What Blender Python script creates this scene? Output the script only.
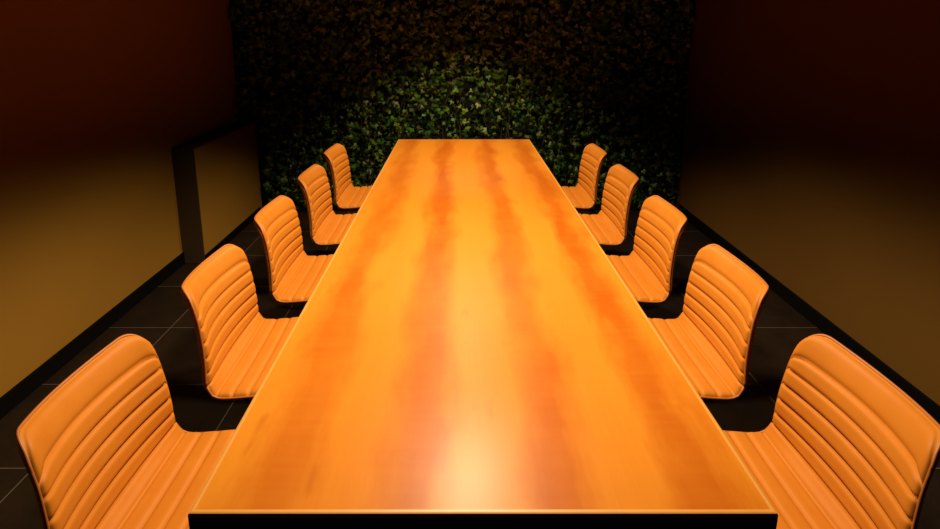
import bpy, bmesh, math, random
import numpy as np
from mathutils import Vector, Matrix

S = bpy.context.scene
COL = S.collection
for o in list(bpy.data.objects):
    bpy.data.objects.remove(o)

# ------------------------------------------------------------ camera
cam_d = bpy.data.cameras.new('camera')
cam = bpy.data.objects.new('camera', cam_d)
COL.objects.link(cam)
cam.location = (0, 0, 1.5)
cam.rotation_euler = (math.radians(90 - 14.5), 0, 0)
cam_d.sensor_width = 36
cam_d.lens = 36 * 648 / 940
cam_d.shift_x = 11.5 / 940
cam_d.shift_y = -64.5 / 940
cam_d.clip_start = 0.02
S.camera = cam

# ------------------------------------------------------------ world, exposure
S.view_settings.view_transform = 'Standard'
S.view_settings.look = 'None'
S.view_settings.exposure = 0.0
S.view_settings.gamma = 1
S.view_settings.use_curve_mapping = False
W = bpy.data.worlds.new('world')
S.world = W
W.use_nodes = True
W.node_tree.nodes['Background'].inputs[0].default_value = (0.02, 0.012, 0.006, 1)
W.node_tree.nodes['Background'].inputs[1].default_value = 0.02

# ------------------------------------------------------------ lamps over the table
# a row of shaded spot lamps hanging over the table's centre line
LAMPS = [(1.55, 118, 126, .42), (2.45, 92, 126, .42), (3.35, 72, 122, .42), (4.5, 92, 109, .6)]
LAMP_Z = 1.98
for ly, pw, cone, blend in LAMPS:
    ld = bpy.data.lights.new('table_spot', 'SPOT')
    ld.energy = pw
    ld.color = (1.0, 0.80, 0.53)
    ld.spot_size = math.radians(cone)
    ld.spot_blend = blend
    ld.shadow_soft_size = 0.07
    lo = bpy.data.objects.new('table_spot', ld)
    lo.location = (0.04, ly, LAMP_Z)
    COL.objects.link(lo)

# ------------------------------------------------------------ helpers
def nodes(name):
    m = bpy.data.materials.new(name)
    m.use_nodes = True
    nt = m.node_tree
    return m, nt, nt.nodes['Principled BSDF']

def nn(nt, kind, **kw):
    n = nt.nodes.new(kind)
    for k, v in kw.items():
        setattr(n, k, v)
    return n

def math_node(nt, op, a, b=None, c=None, clamp=False):
    n = nt.nodes.new('ShaderNodeMath'); n.operation = op; n.use_clamp = clamp
    for i, v in enumerate((a, b, c)):
        if v is None: continue
        if isinstance(v, (int, float)): n.inputs[i].default_value = v
        else: nt.links.new(v, n.inputs[i])
    return n.outputs[0]

def mix_col(nt, fac, a, b, blend='MIX'):
    n = nt.nodes.new('ShaderNodeMix'); n.data_type = 'RGBA'; n.blend_type = blend
    for sock, v in ((n.inputs[0], fac), (n.inputs[6], a), (n.inputs[7], b)):
        if isinstance(v, (int, float)): sock.default_value = v
        elif isinstance(v, tuple): sock.default_value = (*v, 1)
        else: nt.links.new(v, sock)
    return n.outputs[2]

def noise(nt, vec, scale, detail=4, rough=0.5, dist=0.0):
    n = nn(nt, 'ShaderNodeTexNoise')
    n.inputs['Scale'].default_value = scale
    n.inputs['Detail'].default_value = detail
    n.inputs['Roughness'].default_value = rough
    n.inputs['Distortion'].default_value = dist
    if vec is not None: nt.links.new(vec, n.inputs['Vector'])
    return n.outputs['Fac']

def mapping(nt, vec, scale=(1, 1, 1), loc=(0, 0, 0)):
    n = nn(nt, 'ShaderNodeMapping')
    n.inputs['Scale'].default_value = scale
    n.inputs['Location'].default_value = loc
    nt.links.new(vec, n.inputs['Vector'])
    return n.outputs[0]

def bump(nt, bsdf, height, strength, dist=0.002):
    b = nn(nt, 'ShaderNodeBump')
    b.inputs['Strength'].default_value = strength
    b.inputs['Distance'].default_value = dist
    nt.links.new(height, b.inputs['Height'])
    nt.links.new(b.outputs[0], bsdf.inputs['Normal'])

def plain(name, col, rough=0.5, metal=0.0, nscale=60, amount=0.12, bmp=0.1):
    m, nt, b = nodes(name)
    tc = nn(nt, 'ShaderNodeTexCoord').outputs['Object']
    f = noise(nt, tc, nscale)
    c = mix_col(nt, f, tuple(v * (1 - amount) for v in col), tuple(min(1, v * (1 + amount)) for v in col))
    nt.links.new(c, b.inputs['Base Color'])
    b.inputs['Roughness'].default_value = rough
    b.inputs['Metallic'].default_value = metal
    bump(nt, b, f, bmp, 0.001)
    return m

def link_mesh(name, bm, mat, parent=None, smooth=False):
    me = bpy.data.meshes.new(name)
    bmesh.ops.recalc_face_normals(bm, faces=bm.faces)
    bm.to_mesh(me); bm.free()
    if smooth:
        for p in me.polygons: p.use_smooth = True
    me.materials.append(mat)
    o = bpy.data.objects.new(name, me)
    COL.objects.link(o)
    if parent is not None: o.parent = parent
    return o

def add_box(bm, x0, x1, y0, y1, z0, z1, bev=0.0, seg=2):
    g = bmesh.ops.create_cube(bm, size=1)
    for v in g['verts']:
        v.co = Vector((x0 + (v.co.x + .5) * (x1 - x0), y0 + (v.co.y + .5) * (y1 - y0), z0 + (v.co.z + .5) * (z1 - z0)))
    if bev:
        es = list({e for v in g['verts'] for e in v.link_edges})
        bmesh.ops.bevel(bm, geom=es, offset=bev, segments=seg, affect='EDGES', profile=0.5)

def add_lathe(bm, prof, n=28, c=(0, 0, 0)):
    rings = []
    for r, z in prof:
        rings.append([bm.verts.new((c[0] + r * math.cos(2 * math.pi * k / n), c[1] + r * math.sin(2 * math.pi * k / n), c[2] + z)) for k in range(n)])
    for a, b in zip(rings, rings[1:]):
        for k in range(n):
            bm.faces.new((a[k], a[(k + 1) % n], b[(k + 1) % n], b[k]))
    bm.faces.new(rings[0]); bm.faces.new(rings[-1])

def add_tube(bm, pts, r, n=8, closed=False):
    pts = [Vector(p) for p in pts]
    rings = []
    N = len(pts)
    for i, p in enumerate(pts):
        a = pts[(i - 1) % N] if (closed or i > 0) else p
        b = pts[(i + 1) % N] if (closed or i < N - 1) else p
        t = (b - a).normalized()
        up = Vector((0.3, 0.1, 1)) if abs(t.z) < 0.9 else Vector((1, 0.2, 0))
        u = t.cross(up).normalized(); v = t.cross(u)
        rings.append([bm.verts.new(p + r * (math.cos(2 * math.pi * k / n) * u + math.sin(2 * math.pi * k / n) * v)) for k in range(n)])
    for i in range(N if closed else N - 1):
        a, b = rings[i], rings[(i + 1) % N]
        for k in range(n):
            bm.faces.new((a[k], a[(k + 1) % n], b[(k + 1) % n], b[k]))
    if not closed:
        bm.faces.new(rings[0]); bm.faces.new(rings[-1])

def structure(o):
    o['kind'] = 'structure'
    return o

# ------------------------------------------------------------ materials
def wall_material(name, col):
    m, nt, b = nodes(name)
    tc = nn(nt, 'ShaderNodeTexCoord').outputs['Object']
    f = noise(nt, tc, 1.6, 3)
    g = noise(nt, tc, 180, 2)
    c = mix_col(nt, f, tuple(v * 0.93 for v in col), tuple(v * 1.07 for v in col))
    nt.links.new(c, b.inputs['Base Color'])
    b.inputs['Roughness'].default_value = 0.85
    b.inputs['Specular IOR Level'].default_value = 0.15
    bump(nt, b, g, 0.15, 0.001)
    return m

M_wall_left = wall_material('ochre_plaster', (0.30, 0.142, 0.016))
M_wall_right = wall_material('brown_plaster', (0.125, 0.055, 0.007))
M_ceiling = wall_material('dark_ceiling_paint', (0.03, 0.022, 0.016))
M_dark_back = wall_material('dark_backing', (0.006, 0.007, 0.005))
M_base = plain('black_skirting', (0.003, 0.0025, 0.002), 0.7)
M_base.node_tree.nodes['Principled BSDF'].inputs['Specular IOR Level'].default_value = 0.06
M_dark_brown = plain('dark_brown', (0.05, 0.028, 0.008), 0.6)

def floor_material():
    m, nt, b = nodes('dark_slate_tiles')
    tc = nn(nt, 'ShaderNodeTexCoord').outputs['Object']
    sep = nn(nt, 'ShaderNodeSeparateXYZ'); nt.links.new(tc, sep.inputs[0])
    T = 0.567
    def line(out, off):
        a = math_node(nt, 'ADD', out, off)
        a = math_node(nt, 'DIVIDE', a, T)
        fr = math_node(nt, 'FRACT', a)
        d = math_node(nt, 'ABSOLUTE', math_node(nt, 'SUBTRACT', fr, 0.5))
        return math_node(nt, 'GREATER_THAN', d, 0.5 - 0.0024 / T), math_node(nt, 'FLOOR', a)
    lx, ix = line(sep.outputs[0], 1.511 + 5 * T)
    ly, iy = line(sep.outputs[1], -1.992 + 5 * T)
    g = math_node(nt, 'MAXIMUM', lx, ly)
    comb = nn(nt, 'ShaderNodeCombineXYZ'); nt.links.new(ix, comb.inputs[0]); nt.links.new(iy, comb.inputs[1])
    wn = nn(nt, 'ShaderNodeTexWhiteNoise'); nt.links.new(comb.outputs[0], wn.inputs['Vector'])
    f1 = noise(nt, tc, 7, 8, 0.65, 0.4)
    f2 = noise(nt, tc, 45, 4)
    c = mix_col(nt, f1, (0.004, 0.003, 0.0022), (0.036, 0.019, 0.009))
    c = mix_col(nt, math_node(nt, 'MULTIPLY', wn.outputs[0], 0.45), c, (0.008, 0.006, 0.004))
    c = mix_col(nt, g, c, (0.11, 0.085, 0.06))
    nt.links.new(c, b.inputs['Base Color'])
    r = math_node(nt, 'MULTIPLY_ADD', f2, 0.25, 0.45)
    nt.links.new(r, b.inputs['Roughness'])
    b.inputs['Specular IOR Level'].default_value = 0.12
    h = math_node(nt, 'SUBTRACT', math_node(nt, 'MULTIPLY', f1, 0.6), g)
    bump(nt, b, h, 0.5, 0.003)
    return m
M_floor = floor_material()

def wood_material():
    m, nt, b = nodes('figured_orange_veneer')
    tc = nn(nt, 'ShaderNodeTexCoord').outputs['Object']
    sep = nn(nt, 'ShaderNodeSeparateXYZ'); nt.links.new(tc, sep.inputs[0])
    slow = noise(nt, mapping(nt, tc, (2.2, 1.3, 1)), 1.0, 3, 0.55)
    wob = math_node(nt, 'MULTIPLY', math_node(nt, 'SUBTRACT', slow, 0.5), 0.13)
    fine = noise(nt, mapping(nt, tc, (14, 3.2, 1), (3, 1, 0)), 1.0, 4, 0.6)
    wob2 = math_node(nt, 'MULTIPLY', math_node(nt, 'SUBTRACT', fine, 0.5), 0.14)
    x = math_node(nt, 'ADD', math_node(nt, 'ADD', sep.outputs[0], wob), wob2)
    ax = math_node(nt, 'ABSOLUTE', math_node(nt, 'SUBTRACT', x, 0.016))
    # book-matched veneer leaves: a dark heart band in each
    def band(c0, w):
        d = math_node(nt, 'ABSOLUTE', math_node(nt, 'SUBTRACT', ax, c0))
        t = math_node(nt, 'SUBTRACT', 1.0, math_node(nt, 'DIVIDE', d, w), clamp=True)
        return math_node(nt, 'MULTIPLY', t, 1.3, clamp=True)
    bands = math_node(nt, 'MAXIMUM', band(0.135, 0.082), band(0.38, 0.085))
    patch = noise(nt, mapping(nt, tc, (5, 1.6, 1), (7, 2, 0)), 1.0, 3, 0.6)
    pm = math_node(nt, 'MULTIPLY_ADD', patch, 2.2, -0.45, clamp=True)
    bands = math_node(nt, 'MULTIPLY', bands, math_node(nt, 'MULTIPLY_ADD', pm, 0.65, 0.35))
    c = mix_col(nt, noise(nt, mapping(nt, tc, (6, 0.9, 1)), 1.0, 3), (0.60, 0.225, 0.018), (0.55, 0.160, 0.008))
    c = mix_col(nt, math_node(nt, 'MULTIPLY', bands, 0.95), c, (0.37, 0.062, 0.001))
    grain = noise(nt, mapping(nt, tc, (170, 2.2, 1)), 1.0, 3, 0.6)
    c = mix_col(nt, math_node(nt, 'MULTIPLY', grain, 0.22), c, (0.33, 0.075, 0.004))
    fig = noise(nt, mapping(nt, tc, (5, 48, 1)), 1.0, 2, 0.5, 0.3)
    c = mix_col(nt, math_node(nt, 'MULTIPLY', fig, 0.22), c, (0.62, 0.23, 0.02))
    kn = noise(nt, mapping(nt, tc, (22, 6, 1), (1, 4, 0)), 1.0, 2, 0.5)
    km = math_node(nt, 'MULTIPLY_ADD', kn, 9, -6.1, clamp=True)
    c = mix_col(nt, math_node(nt, 'MULTIPLY', km, 0.25), c, (0.24, 0.035, 0.002))
    nt.links.new(c, b.inputs['Base Color'])
    b.inputs['Roughness'].default_value = 0.32
    b.inputs['Specular IOR Level'].default_value = 0.16
    bump(nt, b, grain, 0.04, 0.0006)
    return m
M_wood = wood_material()
M_lip = plain('pale_wood_edging', (0.62, 0.27, 0.05), 0.4, 0, 30, 0.08, 0.05)
M_black = plain('black_lacquer_and_shade', (0.004, 0.003, 0.003), 0.45)  # black for legs and underside; on the edge band it paints shade

def leather_material():
    m, nt, b = nodes('tan_orange_leather')
    tc = nn(nt, 'ShaderNodeTexCoord').outputs['Object']
    f = noise(nt, tc, 14, 4)
    v = nn(nt, 'ShaderNodeTexVoronoi'); v.inputs['Scale'].default_value = 420
    nt.links.new(tc, v.inputs['Vector'])
    c = mix_col(nt, f, (0.50, 0.150, 0.012), (0.57, 0.19, 0.018))
    nt.links.new(c, b.inputs['Base Color'])
    b.inputs['Roughness'].default_value = 0.5
    b.inputs['Specular IOR Level'].default_value = 0.14
    bump(nt, b, v.outputs['Distance'], 0.12, 0.0006)
    return m
M_leather = leather_material()
M_piping = plain('leather_piping', (0.42, 0.13, 0.018), 0.5)
M_metal = plain('black_powder_coat', (0.01, 0.008, 0.007), 0.4, 0.3)
M_rubber = plain('black_rubber', (0.006, 0.006, 0.006), 0.8)

def leaf_material():
    m, nt, b = nodes('ivy_leaf')
    geo = nn(nt, 'ShaderNodeNewGeometry')
    ramp = nn(nt, 'ShaderNodeValToRGB')
    e = ramp.color_ramp.elements
    e[0].position = 0; e[0].color = (0.020, 0.08, 0.004, 1)
    e[1].position = 1; e[1].color = (0.24, 0.20, 0.09, 1)
    for p, c in ((0.3, (0.035, 0.13, 0.008)), (0.55, (0.10, 0.23, 0.010)), (0.74, (0.27, 0.38, 0.03)), (0.84, (0.03, 0.035, 0.010)), (0.95, (0.32, 0.40, 0.12))):
        k = ramp.color_ramp.elements.new(p); k.color = (*c, 1)
    nt.links.new(geo.outputs['Random Per Island'], ramp.inputs[0])
    tc = nn(nt, 'ShaderNodeTexCoord').outputs['Object']
    f = noise(nt, tc, 60, 3)
    c = mix_col(nt, math_node(nt, 'MULTIPLY', f, 0.4), ramp.outputs[0], (0.03, 0.04, 0.01))
    nt.links.new(c, b.inputs['Base Color'])
    b.inputs['Roughness'].default_value = 0.5
    return m
M_leaf = leaf_material()
M_stem = plain('vine_stem', (0.05, 0.028, 0.012), 0.8)

# ------------------------------------------------------------ room shell
XL, XR, YB, YF, H = -1.843, 1.892, 5.44, -1.6, 2.7
SK = 0.08
def box_obj(name, mat, *a, bev=0, parent=None):
    bm = bmesh.new(); add_box(bm, *a, bev=bev)
    return link_mesh(name, bm, mat, parent)
structure(box_obj('floor', M_floor, XL - .15, XR + .15, YF - .15, YB + .15, -0.1, 0))
structure(box_obj('ceiling', M_ceiling, XL - .15, XR + .15, YF - .15, YB + .15, H, H + .1))
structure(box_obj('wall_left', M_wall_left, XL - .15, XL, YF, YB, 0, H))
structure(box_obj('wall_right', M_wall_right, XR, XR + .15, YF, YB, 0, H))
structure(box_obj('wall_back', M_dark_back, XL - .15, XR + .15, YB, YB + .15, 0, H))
structure(box_obj('wall_front', M_wall_right, XL - .15, XR + .15, YF - .15, YF, 0, H))

LX1, LY0, LZ = -1.70, 4.10, 0.772       # low ledge built against the left wall
bm = bmesh.new(); add_box(bm, XL, XL + .012, YF, LY0, 0, SK, .003)
structure(link_mesh('baseboard_left', bm, M_base))
bm = bmesh.new(); add_box(bm, XR - .012, XR, YF, YB - .09, 0, SK, .003)
structure(link_mesh('baseboard_right', bm, M_base))

# low boxed-in ledge
bm = bmesh.new(); add_box(bm, XL, LX1, LY0 + .012, YB - .02, 0, LZ, .004)
ledge = structure(link_mesh('trim_1', bm, M_wall_left))
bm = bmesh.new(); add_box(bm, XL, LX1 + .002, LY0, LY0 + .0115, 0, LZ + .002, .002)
o = link_mesh('end_face', bm, M_dark_brown, ledge); o['label'] = 'dark brown end face'  # end of the ledge, coloured darker than its long side
bm = bmesh.new(); add_box(bm, XL + .002, LX1 + .002, LY0 + .012, YB - .02, LZ, LZ + .012, .003)
o = link_mesh('top_face', bm, M_dark_brown, ledge); o['label'] = 'dark brown top face'  # top of the ledge, same dark brown as its end
bm = bmesh.new(); add_box(bm, LX1, LX1 + .010, LY0 + .004, YB - .09, 0, SK * .7, .002)
o = link_mesh('skirting', bm, M_base, ledge)

# ------------------------------------------------------------ ivy wall
rng = np.random.default_rng(7)
def ivy():
    n = 12000
    x = rng.uniform(XL + .02, XR - .02, n)
    z = rng.uniform(0.05, 2.66, n)
    y = YB - .015 - rng.uniform(0, 1, n) ** 1.3 * 0.085
    # keep leaves clear of the ledge
    keep = ~((x < LX1 + .06) & (z < LZ + .06))
    x, y, z = x[keep], y[keep], z[keep]; n = len(x)
    # five-pointed ivy leaf in its own plane: u across, v along, w out
    tpl = np.array([(0, 0, .06), (-.42, -.12, -.02), (-.55, .32, -.06), (-.22, .42, .03), (0, 1.0, -.10), (.22, .42, .03), (.55, .32, -.06), (.42, -.12, -.02), (0, .40, .10)])
    faces_t = [(0, 8, 2, 1), (8, 4, 3, 2), (8, 6, 5, 4), (0, 7, 6, 8)]
    V = np.zeros((n, 9, 3))
    for i in range(n):
        s = rng.uniform(.025, .058)
        a = rng.normal(math.pi, .9)                # tips hang mostly down
        tilt = rng.normal(.45, .35); yaw = rng.normal(0, .55)
        R = Matrix.Rotation(yaw, 3, 'Z') @ Matrix.Rotation(tilt, 3, 'X') @ Matrix.Rotation(a, 3, 'Y')
        B = np.array(R)
        loc = np.stack([tpl[:, 0] * s, -tpl[:, 2] * s, tpl[:, 1] * s], 1)
        V[i] = loc @ B.T + np.array((x[i], y[i], z[i]))
    V[:, :, 1] = np.minimum(V[:, :, 1], YB - .002)
    V[:, :, 0] = np.clip(V[:, :, 0], XL + .003, XR - .003)
    V[:, :, 2] = np.clip(V[:, :, 2], .003, H - .003)
    F = []
    for i in range(n):
        for f in faces_t: F.append(tuple(i * 9 + k for k in f))
    me = bpy.data.meshes.new('ivy_leaves')
    me.from_pydata(V.reshape(-1, 3).tolist(), [], F)
    me.materials.append(M_leaf)
    o = bpy.data.objects.new('ivy_wall', me); COL.objects.link(o)
    o['label'] = 'wall of climbing green ivy leaves behind the far end of the table'
    o['category'] = 'ivy'; o['kind'] = 'stuff'
    bm = bmesh.new()
    r = random.Random(3)
    for k in range(46):
        px = XL + .08 + (XR - XL - .16) * (k + r.random() * .8) / 46
        if px < LX1 + .08: continue
        pts = []
        zz = 0.0
        while zz < 2.6:
            pts.append((min(max(px, XL + .03), XR - .03), YB - .03 - .02 * r.random(), zz)); px += r.uniform(-.05, .05); zz += .12
        add_tube(bm, pts, .0035, 5)
    s = link_mesh('vine_stems', bm, M_stem, o, True); s['kind'] = 'stuff'
ivy()

# ------------------------------------------------------------ table
TX0, TX1, TY0, TY1, TZ = -0.442, 0.522, 0.895, 4.716, 0.74
TC = ((TX0 + TX1) / 2, (TY0 + TY1) / 2)
table = bpy.data.objects.new('meeting_table', None); COL.objects.link(table)
table.location = (TC[0], TC[1], 0)
table['label'] = 'long orange veneered wooden meeting table with its edge shade painted black'
table['category'] = 'table'
hx, hy = (TX1 - TX0) / 2, (TY1 - TY0) / 2
LIP = .009
bm = bmesh.new(); add_box(bm, -hx + LIP, hx - LIP, -hy + LIP, hy - LIP, TZ - .03, TZ)
link_mesh('tabletop', bm, M_wood, table)
bm = bmesh.new()                              # pale edging, mitred round the top
def ring(bm, ox, oy, ix, iy, z0, z1, b):
    prof = [(0, z0), (0, z1 - b), (b * .3, z1 - b * .3), (b, z1), (1, z1), (1, z0)]
    cs = [(-1, -1), (1, -1), (1, 1), (-1, 1)]
    loops = []
    for sx, sy in cs:
        l = []
        for t, z in prof:
            if t == 1: X, Y = ix, iy
            else: X, Y = ox - t, oy - t
            l.append(bm.verts.new((sx * X, sy * Y, z)))
        loops.append(l)
    for i in range(4):
        a, c = loops[i], loops[(i + 1) % 4]
        for k in range(len(prof)):
            k2 = (k + 1) % len(prof)
            bm.faces.new((a[k], a[k2], c[k2], c[k]))
ring(bm, hx, hy, hx - LIP, hy - LIP, TZ - .008, TZ + .0006, .004)
o = link_mesh('edging', bm, M_lip, table); o['label'] = 'pale wood edging strip'
bm = bmesh.new()
ring(bm, hx, hy, hx - LIP, hy - LIP, TZ - .055, TZ - .0081, .001)
o = link_mesh('edge_band', bm, M_black, table); o['label'] = 'edge band with its shade painted black'  # shade of the unlit table edge put into the colour as black
bm = bmesh.new(); add_box(bm, -hx + LIP, hx - LIP, -hy + LIP, hy - LIP, TZ - .05, TZ - .0305)
link_mesh('underside_board', bm, M_black, table)
for sy in (-1, 1):                            # black slab legs
    bm = bmesh.new(); add_box(bm, -.26, .26, sy * 1.35 - .04, sy * 1.35 + .04, .02, TZ - .0505, .004)
    leg = link_mesh('leg', bm, M_black, table)
    bm = bmesh.new(); add_box(bm, -.30, .30, sy * 1.35 - .09, sy * 1.35 + .09, 0, .0195, .004)
    link_mesh('foot_plate', bm, M_black, leg)

# ------------------------------------------------------------ chairs
# local frame: +X towards the table, Y across the chair, origin on the floor under the seat bend
HW = 0.268          # half width
TH = 0.030          # pad thickness
def profile():
    """centre line: seat front -> bend -> top of back, resampled evenly; returns points and total length"""
    P = [Vector((.435, 0, .452)), Vector((.40, 0, .462)), Vector((.30, 0, .462)), Vector((.18, 0, .452)), Vector((.08, 0, .443))]
    cx, cz, r = .060, .513, .070              # bend
    a0, a1 = math.radians(-80), math.radians(-172)
    for k in range(9):
        a = a0 + (a1 - a0) * k / 8
        P.append(Vector((cx + r * math.cos(a), 0, cz + r * math.sin(a))))
    P += [Vector((-.018, 0, .56)), Vector((-.031, 0, .62)), Vector((-.047, 0, .68)), Vector((-.068, 0, .73)), Vector((-.088, 0, .757))]
    # smooth
    for _ in range(2):
        Q = [P[0]]
        for a, b in zip(P, P[1:]):
            Q += [a.lerp(b, .25), a.lerp(b, .75)]
        P = Q + [P[-1]]
    L = [0]
    for a, b in zip(P, P[1:]): L.append(L[-1] + (b - a).length)
    return P, L
PP, PL = profile()
TOT = PL[-1]
def at_s(s):
    s = min(max(s, 0), TOT)
    for i in range(len(PL) - 1):
        if s <= PL[i + 1]:
            t = (s - PL[i]) / max(1e-9, PL[i + 1] - PL[i])
            p = PP[i].lerp(PP[i + 1], t); break
    return p
def frame(s):
    p = at_s(s); d = (at_s(s + .008) - at_s(s - .008)).normalized()
    nrm = Vector((d.z, 0, -d.x))              # turned towards the sitter
    if nrm.z < 0 and abs(d.x) > .7: nrm = -nrm
    if nrm.x < 0 and abs(d.z) > .7: nrm = -nrm
    return p, nrm
# crease where seat meets back
S_B = min(range(len(PP)), key=lambda i: abs(PP[i].z - .478) + (10 if PP[i].x > .05 else 0))
S_B = PL[S_B]
def smax(w, r=.062):
    e = abs(w) * HW - (HW - r)
    top = TOT - .010 * w * w
    if e <= 0: return top
    return top - (r - math.sqrt(max(0, r * r - e * e)))
def smin(w, r=.06):
    e = abs(w) * HW - (HW - r)
    if e <= 0: return 0
    return r - math.sqrt(max(0, r * r - e * e))
def warp(s, w):
    s0 = TOT - .115
    if s > s0: return s0 + (s - s0) * (smax(w) - s0) / (TOT - s0)
    if s < .08: return .08 - (.08 - s) * (.08 - smin(w)) / .08
    return s
def surf(s, w, off):
    """point of the shell: s along the profile, w across (-1..1), off = towards sitter"""
    sw = warp(s, w)
    p, nv = frame(sw)
    k = min(1, max(0, (sw - S_B + .04) / (TOT - S_B)))        # 0 on seat, 1 at top of back
    half = HW * (1 - .11 * k)
    wrap = .048 * (k ** .7) * (w * w) + .006 * (w * w)         # sides come forward
    q = p + nv * (off + wrap)
    return Vector((q.x, w * half, q.z))
def pad(bm, seams, top_round):
    """quilted pad between seams[0] and seams[-1]"""
    rows = []
    for a, b in zip(seams, seams[1:]):
        m = 9
        for i in range(m):
            t = i / m
            rows.append((a + (b - a) * t, 1 - abs(2 * t - 1) ** 6, b - a))
    rows.append((seams[-1], 0, seams[-1] - seams[-2]))
    NW = 36
    ws = [math.sin((j / NW - .5) * math.pi) * .8 + (j / NW * 2 - 1) * .2 for j in range(NW + 1)]
    front, back = [], []
    for s, h, wd in rows:
        f, bk = [], []
        for w in ws:
            ed = max(0, (abs(w) - .90) / .10)
            e = math.sqrt(max(0, 1 - ed * ed)) if ed > 0 else 1
            es = 1
            if top_round and TOT - s < .02: es = math.sqrt(max(0, 1 - (1 - (TOT - s) / .02) ** 2))
            if (not top_round) and s < .02: es = math.sqrt(max(0, 1 - (1 - s / .02) ** 2))
            ee = e * es
            amp = (.0115 if top_round else .0085) * min(1, wd / .05)
            f.append(bm.verts.new(surf(s, w, (TH / 2) * ee + amp * (h - 1) * (.35 + .65 * ee) )))
            bk.append(bm.verts.new(surf(s, w, -(TH / 2) * ee - .0016)))
        front.append(f); back.append(bk)
    n = len(rows)
    for i in range(n - 1):
        for j in range(NW):
            bm.faces.new((front[i][j], front[i][j + 1], front[i + 1][j + 1], front[i + 1][j]))
            bm.faces.new((back[i][j], back[i + 1][j], back[i + 1][j + 1], back[i][j + 1]))
        for j in (0, NW):
            bm.faces.new((front[i][j], front[i + 1][j], back[i + 1][j], back[i][j]))
    for i in (0, n - 1):
        for j in range(NW):
            bm.faces.new((front[i][j], back[i][j], back[i][j + 1], front[i][j + 1]))

def make_chair():
    root = bpy.data.objects.new('swivel_chair', None); COL.objects.link(root)
    root['category'] = 'chair'
    bl = TOT - S_B
    top = .076
    nb = 5
    seams = [S_B + (bl - top) * i / nb for i in range(nb + 1)] + [TOT]
    bm = bmesh.new(); pad(bm, seams, True)
    back = link_mesh('backrest', bm, M_leather, root, True)
    ns = 9
    seams = [S_B * i / ns for i in range(ns + 1)]
    bm = bmesh.new(); pad(bm, seams, False)
    seat = link_mesh('seat', bm, M_leather, root, True)
    # piping round the edge of each pad
    for host, s0, s1 in ((back, S_B + .004, TOT), (seat, S_B - .004, 0)):
        pts = []
        N = 26
        for i in range(N + 1): pts.append(surf(s0 + (s1 - s0) * i / N, -1, 0) + Vector((0, -.001, 0)))
        for i in range(1, 48): pts.append(surf(s1, math.sin(math.pi * (i / 48 - .5)), 0))
        for i in range(N + 1): pts.append(surf(s1 + (s0 - s1) * i / N, 1, 0) + Vector((0, .001, 0)))
        bm = bmesh.new(); add_tube(bm, pts, .0035, 6)
        link_mesh('piping', bm, M_piping, host, True)
    # mount under the seat, column and four-star base
    cx = .24
    bm = bmesh.new(); add_box(bm, cx - .09, cx + .09, -.10, .10, .405, .432, .006)
    link_mesh('seat_mount', bm, M_metal, root)
    bm = bmesh.new(); add_lathe(bm, [(.030, .05), (.030, .20), (.024, .21), (.024, .30), (.018, .31), (.018, .405)], 24, (cx, 0, 0))
    link_mesh('column', bm, M_metal, root, True)
    bm = bmesh.new()
    add_lathe(bm, [(.045, .035), (.050, .045), (.045, .065), (.031, .072)], 24, (cx, 0, 0))
    for k in range(4):
        a = math.pi / 4 + k * math.pi / 2
        d = Vector((math.cos(a), math.sin(a), 0)); pr = Vector((-d.y, d.x, 0))
        vs = []
        for r_, hw, z0, z1 in ((.03, .020, .038, .064), (.14, .017, .026, .046), (.235, .013, .014, .028), (.25, .008, .014, .022)):
            c = Vector((cx, 0, 0)) + d * r_
            vs.append([bm.verts.new(c + pr * hw + Vector((0, 0, z0))), bm.verts.new(c - pr * hw + Vector((0, 0, z0))),
                       bm.verts.new(c - pr * hw * .7 + Vector((0, 0, z1))), bm.verts.new(c + pr * hw * .7 + Vector((0, 0, z1)))])
        for p, q in zip(vs, vs[1:]):
            for i in range(4): bm.faces.new((p[i], p[(i + 1) % 4], q[(i + 1) % 4], q[i]))
        bm.faces.new(vs[0]); bm.faces.new(vs[-1])
    base = link_mesh('star_base', bm, M_metal, root)
    for k in range(4):
        a = math.pi / 4 + k * math.pi / 2
        bm = bmesh.new(); add_lathe(bm, [(.014, 0), (.016, .004), (.015, .0138)], 14, (cx + .228 * math.cos(a), .228 * math.sin(a), 0))
        link_mesh('glide', bm, M_rubber, base, True)
    return root

def copy_tree(o, parent=None):
    c = o.copy(); COL.objects.link(c)
    if parent is not None: c.parent = parent
    for ch in list(o.children): copy_tree(ch, c)
    return c

ORD = ['nearest the camera', 'second from camera', 'middle of five', 'second from ivy wall', 'nearest the ivy wall']
chair0 = make_chair()
YS = [1.27, 1.98, 2.69, 3.42, 4.13]
DX = {'left': [0, .014, .014, .016, .010], 'right': [.002, .001, .002, .004, -.004]}
DR = [0, 1, .5, .5, 0]      # slight swivel of each left-hand chair
first = True
for side in ('left', 'right'):
    for i, y in enumerate(YS):
        c = chair0 if first else copy_tree(chair0)
        first = False
        bx = TX0 - .335 if side == 'left' else TX1 + .335
        bx += DX[side][i]
        c.location = (bx, y, 0)
        c.rotation_euler = (0, 0, math.radians(DR[i]) if side == 'left' else math.pi)
        c['label'] = 'orange ribbed chair on table\'s %s side, %s' % (side, ORD[i])
        c['group'] = 'ribbed leather chairs around the meeting table'
